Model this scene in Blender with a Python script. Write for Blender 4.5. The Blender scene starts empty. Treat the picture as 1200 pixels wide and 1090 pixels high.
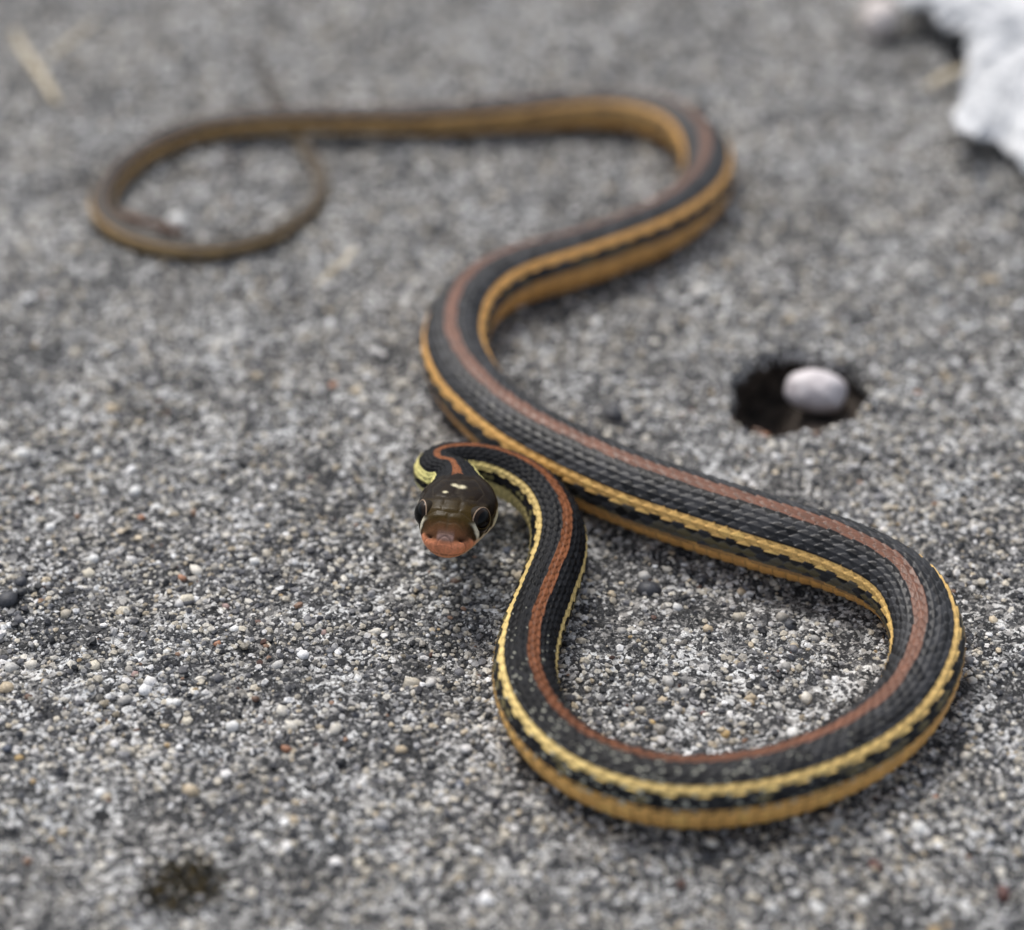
import bpy, bmesh, math
import numpy as np
from mathutils import Vector

# ------------------------------------------------------------------ camera, sky, sun, exposure
SC = bpy.context.scene
COL = SC.collection
PITCH = math.radians(37.0)
CAM_Y, CAM_H = -0.360, 0.2713
FPX = 2823.0                      # focal length in pixels of the 1200 px wide photograph

cam_d = bpy.data.cameras.new('camera')
cam = bpy.data.objects.new('camera', cam_d)
COL.objects.link(cam)
cam.location = (0, CAM_Y, CAM_H)
cam.rotation_euler = (math.pi / 2 - PITCH, 0, 0)
cam_d.sensor_fit = 'HORIZONTAL'
cam_d.sensor_width = 36.0
cam_d.lens = 36.0 * FPX / 1200.0
cam_d.clip_start = 0.01
cam_d.clip_end = 200.0
cam_d.dof.use_dof = True
cam_d.dof.focus_distance = 0.410
cam_d.dof.aperture_fstop = 6.6
cam_d.dof.aperture_blades = 0
SC.camera = cam

SUN_EL, SUN_AZ = math.radians(56), math.radians(-28)      # azimuth from +Y (away from camera), negative = left
world = bpy.data.worlds.new('World')
SC.world = world
world.use_nodes = True
wn, wl = world.node_tree.nodes, world.node_tree.links
wn.clear()
w_out = wn.new('ShaderNodeOutputWorld')
w_bg = wn.new('ShaderNodeBackground')
w_hs = wn.new('ShaderNodeHueSaturation')
w_sky = wn.new('ShaderNodeTexSky')
w_sky.sky_type = 'NISHITA'
w_sky.sun_disc = False
w_sky.sun_elevation = SUN_EL
w_sky.sun_rotation = SUN_AZ
w_sky.air_density = 1.0
w_sky.dust_density = 4.0
w_sky.ozone_density = 1.0
w_hs.inputs['Saturation'].default_value = 0.48             # overcast: a nearly grey sky
w_bg.inputs['Strength'].default_value = 0.13
wl.new(w_sky.outputs['Color'], w_hs.inputs['Color'])
wl.new(w_hs.outputs['Color'], w_bg.inputs['Color'])
wl.new(w_bg.outputs['Background'], w_out.inputs['Surface'])

sun_d = bpy.data.lights.new('sun', 'SUN')
sun_d.energy = 1.5
sun_d.angle = math.radians(20)
sun_d.color = (1.0, 0.965, 0.91)
sun = bpy.data.objects.new('sun', sun_d)
COL.objects.link(sun)
sdir = Vector((math.sin(SUN_AZ) * math.cos(SUN_EL), math.cos(SUN_AZ) * math.cos(SUN_EL), math.sin(SUN_EL)))
sun.rotation_euler = sdir.to_track_quat('Z', 'Y').to_euler()
sun.location = sdir * 3

SC.view_settings.view_transform = 'Standard'
SC.view_settings.look = 'None'
SC.view_settings.gamma = 1.0
SC.view_settings.exposure = 0.38
SC.view_settings.use_curve_mapping = False
SC.render.engine = 'CYCLES'
SC.cycles.use_denoising = True
SC.cycles.use_adaptive_sampling = False
SC.cycles.max_bounces = 6
SC.cycles.sample_clamp_indirect = 4.0

# ------------------------------------------------------------------ helpers
RNG = np.random.default_rng(7)

def at(px, py, z=0.0):
    """The point of height z (metres) which the photograph shows at pixel px, py."""
    dx, dy = (px - 600.0) / FPX, -(py - 545.0) / FPX
    c, s = math.cos(PITCH), math.sin(PITCH)
    d = np.array([dx, c + dy * s, -s + dy * c])
    t = (z - CAM_H) / d[2]
    return np.array([0, CAM_Y, CAM_H]) + d * t

def px_size(py):
    """Metres per photograph pixel (across) on the ground at row py."""
    p = at(600, py)
    depth = (p[1] - CAM_Y) * math.cos(PITCH) + CAM_H * math.sin(PITCH)
    return depth / FPX

def srgb(r, g, b):
    f = lambda c: (c / 255) / 12.92 if c / 255 <= 0.04045 else ((c / 255 + 0.055) / 1.055) ** 2.4
    return np.array([f(r), f(g), f(b)])

def hash2(i, j, seed=0):
    h = (i.astype(np.int64) * 374761393 + j.astype(np.int64) * 668265263 + seed * 974634777) & 0xFFFFFFFF
    h = ((h ^ (h >> 13)) * 1274126177) & 0xFFFFFFFF
    h = ((h ^ (h >> 16)) * 2246822519) & 0xFFFFFFFF
    return ((h ^ (h >> 15)) & 0xFFFFFF) / float(0xFFFFFF)

def vnoise(x, y, seed=0):
    xi, yi = np.floor(x), np.floor(y)
    fx, fy = x - xi, y - yi
    fx, fy = fx * fx * (3 - 2 * fx), fy * fy * (3 - 2 * fy)
    a = hash2(xi, yi, seed); b = hash2(xi + 1, yi, seed)
    c = hash2(xi, yi + 1, seed); d = hash2(xi + 1, yi + 1, seed)
    return (a + (b - a) * fx) * (1 - fy) + (c + (d - c) * fx) * fy - 0.5

def sstep(a, b, x):
    t = np.clip((x - a) / (b - a), 0, 1)
    return t * t * (3 - 2 * t)

def raw_mesh(name, verts, faces, smooth=True, col=None, rough=None, spec=None):
    """verts (n,3); faces: (m,k) array with k = 3 or 4."""
    verts = np.ascontiguousarray(verts, dtype=np.float32)
    faces = np.ascontiguousarray(faces, dtype=np.int32)
    me = bpy.data.meshes.new(name)
    n, (m, k) = len(verts), faces.shape
    me.vertices.add(n); me.vertices.foreach_set('co', verts.ravel())
    me.loops.add(m * k); me.loops.foreach_set('vertex_index', faces.ravel())
    me.polygons.add(m)
    me.polygons.foreach_set('loop_start', np.arange(0, m * k, k, dtype=np.int32))
    me.polygons.foreach_set('use_smooth', np.full(m, smooth, dtype=bool))
    me.update(calc_edges=True)
    if col is not None:
        a = me.color_attributes.new('tone', 'FLOAT_COLOR', 'POINT')
        c4 = np.ones((n, 4), dtype=np.float32); c4[:, :3] = col
        a.data.foreach_set('color', c4.ravel())
    if spec is not None:
        a = me.attributes.new('gloss_spec', 'FLOAT', 'POINT')
        a.data.foreach_set('value', np.ascontiguousarray(spec, dtype=np.float32))
    if rough is not None:
        a = me.attributes.new('gloss_rough', 'FLOAT', 'POINT')
        a.data.foreach_set('value', np.ascontiguousarray(rough, dtype=np.float32))
    return me

def add(name, me, mat, parent=None, loc=None):
    o = bpy.data.objects.new(name, me)
    COL.objects.link(o)
    if mat is not None and not me.materials:
        me.materials.append(mat)
    if parent is not None: o.parent = parent
    if loc is not None: o.location = [float(v) for v in loc]
    return o

def tag(o, label=None, cat=None, group=None, kind=None):
    if label: o['label'] = label
    if cat: o['category'] = cat
    if group: o['group'] = group
    if kind: o['kind'] = kind
    return o

def ico(sub):
    bm = bmesh.new()
    bmesh.ops.create_icosphere(bm, subdivisions=sub, radius=1)
    bm.verts.ensure_lookup_table()
    v = np.array([p.co[:] for p in bm.verts]); f = np.array([[q.index for q in p.verts] for p in bm.faces])
    bm.free()
    return v, f

def spline(pts, n_per=24):
    """Centripetal-ish Catmull-Rom through rows of pts (any number of columns)."""
    P = np.asarray(pts, float)
    P = np.vstack([2 * P[0] - P[1], P, 2 * P[-1] - P[-2]])
    out = []
    t = np.linspace(0, 1, n_per, endpoint=False)[:, None]
    for i in range(1, len(P) - 2):
        a, b, c, d = P[i - 1], P[i], P[i + 1], P[i + 2]
        out.append(0.5 * (2 * b + (c - a) * t + (2 * a - 5 * b + 4 * c - d) * t ** 2 + (3 * b - a - 3 * c + d) * t ** 3))
    out.append(P[-2][None])
    return np.vstack(out)

def resample(P, s_new, cols=3):
    s = np.concatenate([[0], np.cumsum(np.linalg.norm(np.diff(P[:, :cols], axis=0), axis=1))])
    return np.stack([np.interp(s_new, s, P[:, k]) for k in range(P.shape[1])], 1)

def arclen(P, cols=3):
    return float(np.linalg.norm(np.diff(P[:, :cols], axis=0), axis=1).sum())

def grid_faces(M, N, wrap=True):
    i = np.arange(M - 1)[:, None]; j = np.arange(N if wrap else N - 1)[None, :]
    j2 = (j + 1) % N
    a = i * N + j; b = i * N + j2; c = (i + 1) * N + j2; d = (i + 1) * N + j
    return np.stack([a, b, c, d], -1).reshape(-1, 4)

# ------------------------------------------------------------------ materials
def new_mat(name):
    m = bpy.data.materials.new(name); m.use_nodes = True
    nt = m.node_tree
    return m, nt, nt.nodes['Principled BSDF']

def node(nt, t, **kw):
    n = nt.nodes.new(t)
    for k, v in kw.items(): setattr(n, k, v)
    return n

def mathn(nt, op, a, b=None, c=None, clamp=False):
    n = node(nt, 'ShaderNodeMath', operation=op, use_clamp=clamp)
    for k, v in enumerate((a, b, c)):
        if v is None: continue
        if isinstance(v, (int, float)): n.inputs[k].default_value = v
        else: nt.links.new(v, n.inputs[k])
    return n.outputs[0]

def mixc(nt, fac, a, b, blend='MIX'):
    n = node(nt, 'ShaderNodeMix', data_type='RGBA', blend_type=blend)
    for key, v in ((0, fac), (6, a), (7, b)):
        if isinstance(v, (int, float)): n.inputs[key].default_value = v
        elif isinstance(v, (tuple, list, np.ndarray)): n.inputs[key].default_value = (float(v[0]), float(v[1]), float(v[2]), 1)
        else: nt.links.new(v, n.inputs[key])
    return n.outputs[2]

def ramp(nt, fac, stops, interp='LINEAR'):
    n = node(nt, 'ShaderNodeValToRGB')
    n.color_ramp.interpolation = interp
    e = n.color_ramp.elements
    while len(e) < len(stops): e.new(0.5)
    for el, (p, c) in zip(e, stops):
        el.position = p
        el.color = (c, c, c, 1) if isinstance(c, (int, float)) else (float(c[0]), float(c[1]), float(c[2]), 1)
    nt.links.new(fac, n.inputs[0])
    return n.outputs[0]

def coord(nt):
    return node(nt, 'ShaderNodeTexCoord').outputs['Object']

def noise(nt, vec, scale, detail=2, rough=0.5):
    n = node(nt, 'ShaderNodeTexNoise'); nt.links.new(vec, n.inputs['Vector'])
    n.inputs['Scale'].default_value = scale; n.inputs['Detail'].default_value = detail; n.inputs['Roughness'].default_value = rough
    return n.outputs['Fac']

def voro(nt, vec, scale, feature='F1'):
    n = node(nt, 'ShaderNodeTexVoronoi', feature=feature); nt.links.new(vec, n.inputs['Vector'])
    n.inputs['Scale'].default_value = scale
    return n

def bump(nt, bsdf, height, strength, dist):
    b = node(nt, 'ShaderNodeBump'); b.inputs['Strength'].default_value = strength; b.inputs['Distance'].default_value = dist
    nt.links.new(height, b.inputs['Height']); nt.links.new(b.outputs['Normal'], bsdf.inputs['Normal'])

def stone_colors(nt, rnd):
    return ramp(nt, rnd, [(0.0, (0.008, 0.009, 0.010)), (0.38, (0.016, 0.017, 0.020)), (0.56, (0.048, 0.049, 0.053)),
                          (0.72, (0.19, 0.186, 0.180)), (0.88, (0.42, 0.41, 0.395)), (1.0, (0.76, 0.76, 0.75))])

def concrete_material():
    m, nt, b = new_mat('weathered_concrete')
    v = coord(nt)
    warp = node(nt, 'ShaderNodeTexNoise'); nt.links.new(v, warp.inputs['Vector'])
    warp.inputs['Scale'].default_value = 900; warp.inputs['Detail'].default_value = 2
    va = node(nt, 'ShaderNodeVectorMath', operation='MULTIPLY_ADD')
    nt.links.new(warp.outputs['Color'], va.inputs[0]); va.inputs[1].default_value = (0.0007,) * 3; nt.links.new(v, va.inputs[2])
    w = va.outputs[0]
    v1, v2 = voro(nt, w, 900), voro(nt, w, 1900)
    sep1 = node(nt, 'ShaderNodeSeparateColor'); nt.links.new(v1.outputs['Color'], sep1.inputs[0])
    sep2 = node(nt, 'ShaderNodeSeparateColor'); nt.links.new(v2.outputs['Color'], sep2.inputs[0])
    patch = noise(nt, v, 40, 3, 0.6)
    blot = noise(nt, v, 150, 3, 0.6)
    shift = mathn(nt, 'ADD', mathn(nt, 'MULTIPLY_ADD', patch, 0.7, -0.34), mathn(nt, 'MULTIPLY_ADD', blot, 1.0, -0.47))
    c1 = stone_colors(nt, mathn(nt, 'ADD', sep1.outputs[0], shift, clamp=True))
    c2 = stone_colors(nt, mathn(nt, 'ADD', sep2.outputs[0], shift, clamp=True))
    sel = ramp(nt, noise(nt, v, 700, 2), [(0.44, 0.0), (0.56, 1.0)])
    c = mixc(nt, sel, c1, c2)
    fine = noise(nt, v, 5200, 3, 0.7)
    c = mixc(nt, 1.0, c, ramp(nt, fine, [(0.30, 0.40), (0.70, 1.5)]), 'MULTIPLY')
    white = ramp(nt, noise(nt, v, 3100, 2, 0.6), [(0.62, 0.0), (0.68, 1.0)])
    c = mixc(nt, mathn(nt, 'MULTIPLY', white, 0.40), c, (0.78, 0.79, 0.80))
    tint = mixc(nt, noise(nt, v, 60, 2), (0.93, 0.985, 1.05), (1.05, 1.0, 0.935))
    c = mixc(nt, 1.0, c, tint, 'MULTIPLY')
    nt.links.new(c, b.inputs['Base Color'])
    b.inputs['Roughness'].default_value = 0.75
    h = mathn(nt, 'ADD', mathn(nt, 'MULTIPLY', v1.outputs['Distance'], -0.5), mathn(nt, 'MULTIPLY', fine, 0.6))
    h = mathn(nt, 'ADD', h, mathn(nt, 'MULTIPLY', v2.outputs['Distance'], -0.3))
    bump(nt, b, h, 0.8, 0.0005)
    return m

def stone_material(name, source):
    m, nt, b = new_mat(name)
    if source == 'object':
        base = node(nt, 'ShaderNodeObjectInfo').outputs['Color']
    else:
        a = node(nt, 'ShaderNodeAttribute', attribute_name='tone'); base = a.outputs['Color']
    geo = node(nt, 'ShaderNodeNewGeometry').outputs['Position']
    f1, f2 = noise(nt, geo, 2600, 3, 0.65), noise(nt, geo, 700, 2)
    c = mixc(nt, 1.0, base, ramp(nt, f1, [(0.28, 0.62), (0.72, 1.25)]), 'MULTIPLY')
    c = mixc(nt, 1.0, c, ramp(nt, f2, [(0.3, 0.78), (0.7, 1.12)]), 'MULTIPLY')
    nt.links.new(c, b.inputs['Base Color'])
    b.inputs['Roughness'].default_value = 0.55
    bump(nt, b, f1, 0.35, 0.0003)
    return m

def plain_material(name, c0, c1, scale, rough=0.7, bump_d=0.0003, bump_s=0.5, stretch=None):
    m, nt, b = new_mat(name)
    v = coord(nt)
    if stretch:
        mp = node(nt, 'ShaderNodeMapping'); mp.inputs['Scale'].default_value = stretch
        nt.links.new(v, mp.inputs[0]); v = mp.outputs[0]
    f = noise(nt, v, scale, 4, 0.6)
    nt.links.new(mixc(nt, ramp(nt, f, [(0.32, 0.0), (0.68, 1.0)]), c0, c1), b.inputs['Base Color'])
    b.inputs['Roughness'].default_value = rough
    bump(nt, b, f, bump_s, bump_d)
    return m

def snake_material():
    m, nt, b = new_mat('snake_skin')
    a = node(nt, 'ShaderNodeAttribute', attribute_name='tone')
    r = node(nt, 'ShaderNodeAttribute', attribute_name='gloss_rough')
    v = coord(nt)
    f = noise(nt, v, 3500, 2)
    nt.links.new(mixc(nt, 1.0, a.outputs['Color'], ramp(nt, f, [(0.3, 0.86), (0.7, 1.12)]), 'MULTIPLY'), b.inputs['Base Color'])
    nt.links.new(r.outputs['Fac'], b.inputs['Roughness'])
    nt.links.new(node(nt, 'ShaderNodeAttribute', attribute_name='gloss_spec').outputs['Fac'], b.inputs['Specular IOR Level'])
    bump(nt, b, f, 0.12, 0.0002)
    return m

M_CONC = concrete_material()
M_GRAIN_O = stone_material('aggregate_stone', 'object')
M_GRAIN_V = stone_material('sand_stone', 'tone')
M_SNAKE = snake_material()
M_PIT_SHADE = plain_material('pit_shade_brown', (0.006, 0.005, 0.004), (0.12, 0.092, 0.072), 380, 0.85, 0.001)  # mottled brown, with the darkness of the deep hole put into the colour

# ------------------------------------------------------------------ ground
HOLE_C = at(934, 459)[:2]
def hole_radius(ang):
    r = (0.0124 + 0.0017 * np.abs(np.sin(ang))) + 0.0009 * np.sin(2 * ang + 0.6) + 0.0009 * np.sin(3 * ang + 2.1) + 0.0006 * np.sin(5 * ang + 0.4) + 0.0003 * np.sin(9 * ang + 1) 
    return r
def hole_rel(x, y):
    dx, dy = x - HOLE_C[0], y - HOLE_C[1]
    return np.hypot(dx, dy) / hole_radius(np.arctan2(dy, dx))

def ground_z(x, y):
    z = 0.0012 * vnoise(x * 55, y * 55, 1) + 0.0010 * vnoise(x * 160, y * 160, 2)
    z = z + 0.0007 * vnoise(x * 420, y * 420, 3) + 0.0006 * vnoise(x * 900, y * 900, 4)
    rel = hole_rel(x, y)
    return z - 0.0034 * (1 - sstep(0.965, 1.075, rel))

def axis_coords(lo, hi, step_f, far=18.0):
    c = [lo]
    while c[-1] < hi: c.append(c[-1] + step_f(c[-1]))
    st, up = step_f(hi), [c[-1]]
    while up[-1] < far: st *= 1.35; up.append(up[-1] + st)
    st, dn = step_f(lo), [lo]
    while dn[-1] > -far: st *= 1.35; dn.append(dn[-1] - st)
    return np.array(dn[:0:-1] + c + up[1:])

gx = axis_coords(-0.19, 0.19, lambda v: 0.00075)
gy = axis_coords(-0.15, 0.26, lambda v: 0.00062 if v < 0.05 or abs(v - HOLE_C[1]) < 0.017 else 0.0011)
GX, GY = np.meshgrid(gx, gy)
GZ = ground_z(GX, GY)
gf = grid_faces(len(gy), len(gx), wrap=False)
gv = np.stack([GX, GY, GZ], -1).reshape(-1, 3)
rel = hole_rel(gv[:, 0], gv[:, 1])
gf = gf[~(rel[gf].min(1) < 0.965)]
used = np.unique(gf); remap = -np.ones(len(gv), int); remap[used] = np.arange(len(used))
ground = add('concrete_ground', raw_mesh('concrete_ground', gv[used], remap[gf]), M_CONC)
tag(ground, kind='structure')

# the hole: a pit under the broken rim, its shade painted in near-black, deepest on the left
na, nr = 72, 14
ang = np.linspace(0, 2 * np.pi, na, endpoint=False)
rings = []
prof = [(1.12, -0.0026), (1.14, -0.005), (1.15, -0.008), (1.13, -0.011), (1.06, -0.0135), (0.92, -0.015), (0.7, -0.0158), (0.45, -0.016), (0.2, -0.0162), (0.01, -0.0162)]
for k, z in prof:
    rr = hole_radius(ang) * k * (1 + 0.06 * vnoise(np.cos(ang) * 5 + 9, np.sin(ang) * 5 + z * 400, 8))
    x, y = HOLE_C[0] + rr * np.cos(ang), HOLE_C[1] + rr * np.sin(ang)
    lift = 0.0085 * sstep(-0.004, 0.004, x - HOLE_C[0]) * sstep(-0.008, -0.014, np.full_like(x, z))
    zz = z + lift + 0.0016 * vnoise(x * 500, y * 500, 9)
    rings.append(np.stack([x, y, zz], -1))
pit = add('drilled_hole', raw_mesh('drilled_hole', np.vstack(rings), grid_faces(len(prof), na)), M_PIT_SHADE, ground)

# ------------------------------------------------------------------ snake path: pixel x, pixel y, axis height (mm), radius (mm), roll (deg, + = back turned to the snake's right)
HEAD_DIR = np.array([-0.20, -0.975, 0.06]); HEAD_DIR /= np.linalg.norm(HEAD_DIR)
EYES = at(530, 606, 0.0172)
SNOUT = EYES + HEAD_DIR * 0.0066 + np.array([0, 0, -0.0009])
head_pts = []
for d in (0, 3, 6, 9, 12):
    p = SNOUT - HEAD_DIR * d * 0.001
    head_pts.append([*p, 4.2, 0.0])
body_px = [
    (533, 564, 14.9, 4.25, 0), (520, 561, 13.6, 4.3, 0), (513, 553, 12.4, 4.35, 2), (527, 547, 11.4, 4.4, 8),
    (560, 548, 10.4, 4.5, 16), (598, 559, 9.2, 4.6, 18), (632, 582, 8.0, 4.7, 20), (652, 616, 6.9, 4.85, 20),
    (653, 655, 5.7, 5.0, 17), (638, 700, 5.3, 5.1, 13), (622, 742, 5.4, 5.2, 13), (615, 788, 5.5, 5.35, 16),
    (626, 832, 5.6, 5.45, 20), (655, 872, 5.8, 5.6, 22), (705, 904, 5.9, 5.8, 22), (775, 924, 6.0, 5.95, 22),
    (855, 924, 6.1, 6.0, 22), (935, 907, 6.1, 6.05, 22), (1010, 873, 6.1, 6.05, 21), (1062, 826, 6.1, 6.05, 20),
    (1087, 765, 6.2, 6.1, 18), (1078, 714, 6.3, 6.2, 14), (1046, 678, 6.5, 6.4, 8), (980, 648, 6.8, 6.7, 3),
    (900, 624, 7.0, 7.0, 0), (820, 599, 7.1, 7.1, 0), (744, 573, 7.1, 7.1, 0), (680, 545, 7.0, 7.0, 0),
    (620, 513, 6.9, 6.8, 0), (575, 479, 6.7, 6.6, 0), (545, 442, 6.6, 6.5, 4), (533, 400, 6.5, 6.4, 8),
    (552, 355, 6.4, 6.35, 14), (600, 324, 6.4, 6.3, 20), (690, 297, 6.3, 6.2, 24), (775, 263, 6.2, 6.0, 22),
    (822, 223, 6.0, 5.8, 14), (828, 182, 5.8, 5.6, 4), (800, 149, 5.5, 5.3, -12), (750, 131, 5.2, 5.0, -20),
    (690, 127, 4.9, 4.6, -22), (600, 133, 4.6, 4.1, -12), (500, 139, 4.4, 3.6, -5), (400, 139, 4.4, 3.2, -2),
    (345, 139, 4.4, 3.1, 0), (290, 142, 4.0, 3.0, 0), (230, 152, 3.3, 2.9, 0), (170, 178, 2.9, 2.8, -5),
    (130, 212, 2.8, 2.75, 0), (120, 245, 2.7, 2.65, 8), (145, 273, 2.6, 2.5, 16), (200, 290, 2.4, 2.3, 20),
    (262, 291, 2.2, 2.1, 18), (325, 272, 2.0, 1.9, 12), (368, 238, 1.8, 1.7, 8), (376, 205, 1.7, 1.5, 5),
    (357, 172, 1.6, 1.4, 0), (334, 140, 1.35, 1.25, 0), (318, 106, 1.25, 1.2, 0), (298, 50, 1.0, 0.6, 0)]
body_pts = []
for (px, py, zc, r, roll) in body_px:
    p = at(px, py, zc * 0.001)
    body_pts.append([*p, r, roll])
PATH = spline(np.array(head_pts + body_pts), 40)
LEN = arclen(PATH)

# ring stations: fine on the head and in the sharp half, coarser where the lens blurs
st = list(0.018 * (1 - np.cos(np.linspace(0, np.pi / 2, 110))))
while st[-1] < LEN - 1e-5:
    st.append(st[-1] + (0.00023 if st[-1] < 0.30 else 0.00042))
S = np.array([min(s, LEN) for s in st])
Q = resample(PATH, S)
# smooth the path a little (keeps the tube even)
def smooth(a, k):
    ker = np.hanning(k + 2)[1:-1]; ker /= ker.sum()
    pad = np.vstack([np.repeat(a[:1], k // 2, 0), a, np.repeat(a[-1:], k // 2, 0)])
    return np.stack([np.convolve(pad[:, i], ker, 'valid') for i in range(a.shape[1])], 1)
uni = np.arange(0, LEN, 0.0004)
U = resample(PATH, uni)
Us = smooth(U, 13); Us[:3] = U[:3]; Us[-3:] = U[-3:]
Q = np.stack([np.interp(S, uni, Us[:, k]) for k in range(5)], 1)
C = Q[:, :3]
T = np.gradient(C, S, axis=0, edge_order=1)
head_mask = sstep(0.016, 0.010, S)[:, None]
T = T / np.linalg.norm(T, axis=1)[:, None]
T = T * (1 - head_mask) + (-HEAD_DIR) * head_mask
T = smooth(T, 15); T /= np.linalg.norm(T, axis=1)[:, None]
UP = np.array([0, 0, 1.0])[None] - T * T[:, 2:3]
UP /= np.linalg.norm(UP, axis=1)[:, None]
SIDE = np.cross(T, UP)                               # the snake's left (T points to the tail)
ROLL = np.radians(Q[:, 4])[:, None]
# positive roll tips the back towards -SIDE
UPr = UP * np.cos(ROLL) - SIDE * np.sin(ROLL)
SIDEr = SIDE * np.cos(ROLL) + UP * np.sin(ROLL)
R = Q[:, 3] * 0.001

PITCH_ROW = math.radians(10.6)
th_d = np.linspace(-9.5, 9.5, 19 * 6 + 1) * PITCH_ROW
th_v = np.linspace(9.5 * PITCH_ROW, 2 * np.pi - 9.5 * PITCH_ROW, 40)[1:-1]
TH = np.concatenate([th_d, th_v])
TH = np.where(TH > np.pi, TH - 2 * np.pi, TH)
NV, MV = len(TH), len(S)

# --- profile of head and body: half width, top, bottom (mm)
hd = np.array([0, .15, .45, 1.0, 1.8, 2.8, 4.0, 5.5, 7.5, 9.5, 12, 14, 16, 18.5, 22])
hw = np.array([0, 1.9, 2.75, 3.45, 4.0, 4.5, 5.0, 5.6, 6.3, 6.8, 6.9, 6.3, 5.3, 4.4, 4.15])
ht = np.array([0, .7, 1.1, 1.65, 2.3, 2.95, 3.65, 4.2, 4.5, 4.55, 4.5, 4.3, 4.1, 4.05, 4.1])
hb = np.array([0, 1.6, 2.15, 2.5, 2.7, 2.75, 2.7, 2.65, 2.7, 2.9, 3.2, 3.9, 4.0, 4.1, 4.15])
hz = np.array([-1.3, -1.25, -1.2, -1.15, -1.1, -1.0, -.95, -.9, -.85, -.8, -.7, -.4, -.1, 0, 0])   # centre drops towards the snout
Smm = S * 1000
def hp(a, tail): return np.where(Smm < 22, np.interp(Smm, hd, a), tail)
Rm = R * 1000
W = hp(hw, Rm); HT = hp(ht, Rm * 0.97); HB = hp(hb, Rm * 0.90); HZ = np.interp(Smm, hd, hz)
headness = 1 - sstep(12.5, 18.0, Smm)
EXP = 2.0 + 0.85 * headness * sstep(0.5, 4, Smm)

ct, sn = np.cos(TH)[None, :], np.sin(TH)[None, :]
p = (2.0 / EXP)[:, None]
X = W[:, None] * np.sign(sn) * np.abs(sn) ** p
Zt = np.where(ct > 0, HT[:, None], HB[:, None]) * np.sign(ct) * np.abs(ct) ** p
Z = Zt + HZ[:, None]
D = np.repeat(Smm[:, None], NV, 1)

# --- scales: lattice of overlapping scales, tips pointing to the tail
lscale = np.interp(Smm, [0, 20, 60, 120, 200, 330, 480, 700], [1.5, 1.6, 1.8, 2.3, 2.4, 2.4, 2.0, 1.3])
Uc = np.concatenate([[0], np.cumsum(np.diff(Smm) / lscale[1:])])[:, None] + np.zeros((1, NV))
Vc = (TH / PITCH_ROW)[None, :] + np.zeros((MV, 1))
best = np.full((MV, NV), 1e9); hgt = np.zeros((MV, NV)); Le = np.zeros((MV, NV)); row = np.zeros((MV, NV)); idx = np.zeros((MV, NV)); La = np.zeros((MV, NV)); Lb = np.zeros((MV, NV))
wob_u = 0.16 * vnoise(Uc * 0.8 + 11, Vc * 0.7 + 50, 61) + 0.10 * vnoise(Uc * 0.23 + 5, Vc * 0.3 + 20, 62)
wob_v = 0.22 * vnoise(Uc * 0.7 + 31, Vc * 0.8 + 80, 63)
Ul, Vl = Uc + wob_u, Vc + wob_v
J0 = np.round(Vl)
stretch = np.exp(-((Smm - 128) / 48.0) ** 2)[:, None]      # skin drawn tight over the outside of the front loop
S_LEN, S_WID = 1.24 - 0.34 * stretch, 0.80 - 0.27 * stretch
for dj in (-1, 0, 1):
    J = np.clip(J0 + dj, -9, 9)
    off = 0.5 * (np.abs(J) % 2)
    I0 = np.floor(Ul - off)
    for di in (-1, 0):
        I = I0 + di
        b_ = (Ul - off - I) / S_LEN
        a_ = (Vl - J) / S_WID
        lim = np.where(b_ < 0.45, 1.0, 1 - np.clip((b_ - 0.45) / 0.55, 0, 1) ** 1.9)
        ok = (b_ >= 0) & (b_ <= 1) & (np.abs(a_) <= lim + 1e-6)
        take = ok & (I + off < best)
        best = np.where(take, I + off, best)
        edge = np.clip(1 - np.abs(a_) / np.maximum(lim, 0.05), 0, 1)
        h_ = 0.30 + 0.60 * b_ + 0.34 * np.exp(-(a_ / 0.17) ** 2) * sstep(0.05, 0.4, b_) - 0.42 * (1 - sstep(0, 0.34, edge))
        hgt = np.where(take, h_, hgt); row = np.where(take, J, row); idx = np.where(take, I, idx)
        La = np.where(take, a_, La); Le = np.where(take, edge, Le); Lb = np.where(take, b_, Lb)
uncov = best > 1e8
hgt = np.where(uncov, 0.15, hgt); row = np.where(uncov, np.clip(J0, -9, 9), row); La = np.where(uncov, 1, La)
ventral = np.abs(Vc) > 9.5
vu = (Uc - np.floor(Uc))
hv = 0.2 + 0.75 * vu - 0.75 * sstep(0.90, 1.0, vu)
hgt = np.where(ventral, hv, hgt)
scale_amp = (np.clip(Rm / 6.0, 0.05, 1) * 0.40)[:, None] * (1 - headness[:, None])
rad_add = (hgt - 0.5) * scale_amp

# --- head relief
ax = np.abs(X)
relief = np.zeros_like(X)
# eye socket and brow
ez, ed, ex = 1.15, 6.6, 4.75
brow = np.exp(-((D - 6.9) / 2.2) ** 2 - ((TH[None, :] * np.sign(TH)[None, :] - 0.83) / 0.17) ** 2)
relief += 0.55 * brow * headness[:, None]
# loreal hollow in front of the eye
relief -= 0.30 * np.exp(-((D - 3.0) / 1.1) ** 2 - ((Z - 0.5) / 0.8) ** 2) * (ax > 1.5)
# flattened, faintly grooved crown
MOUTH = -2.45 + 0.02 * D
mouth_zone = (D < 12.5)
relief -= 0.30 * np.exp(-((Z - MOUTH) / 0.16) ** 2) * mouth_zone * sstep(0.0, 0.3, D)
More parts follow.
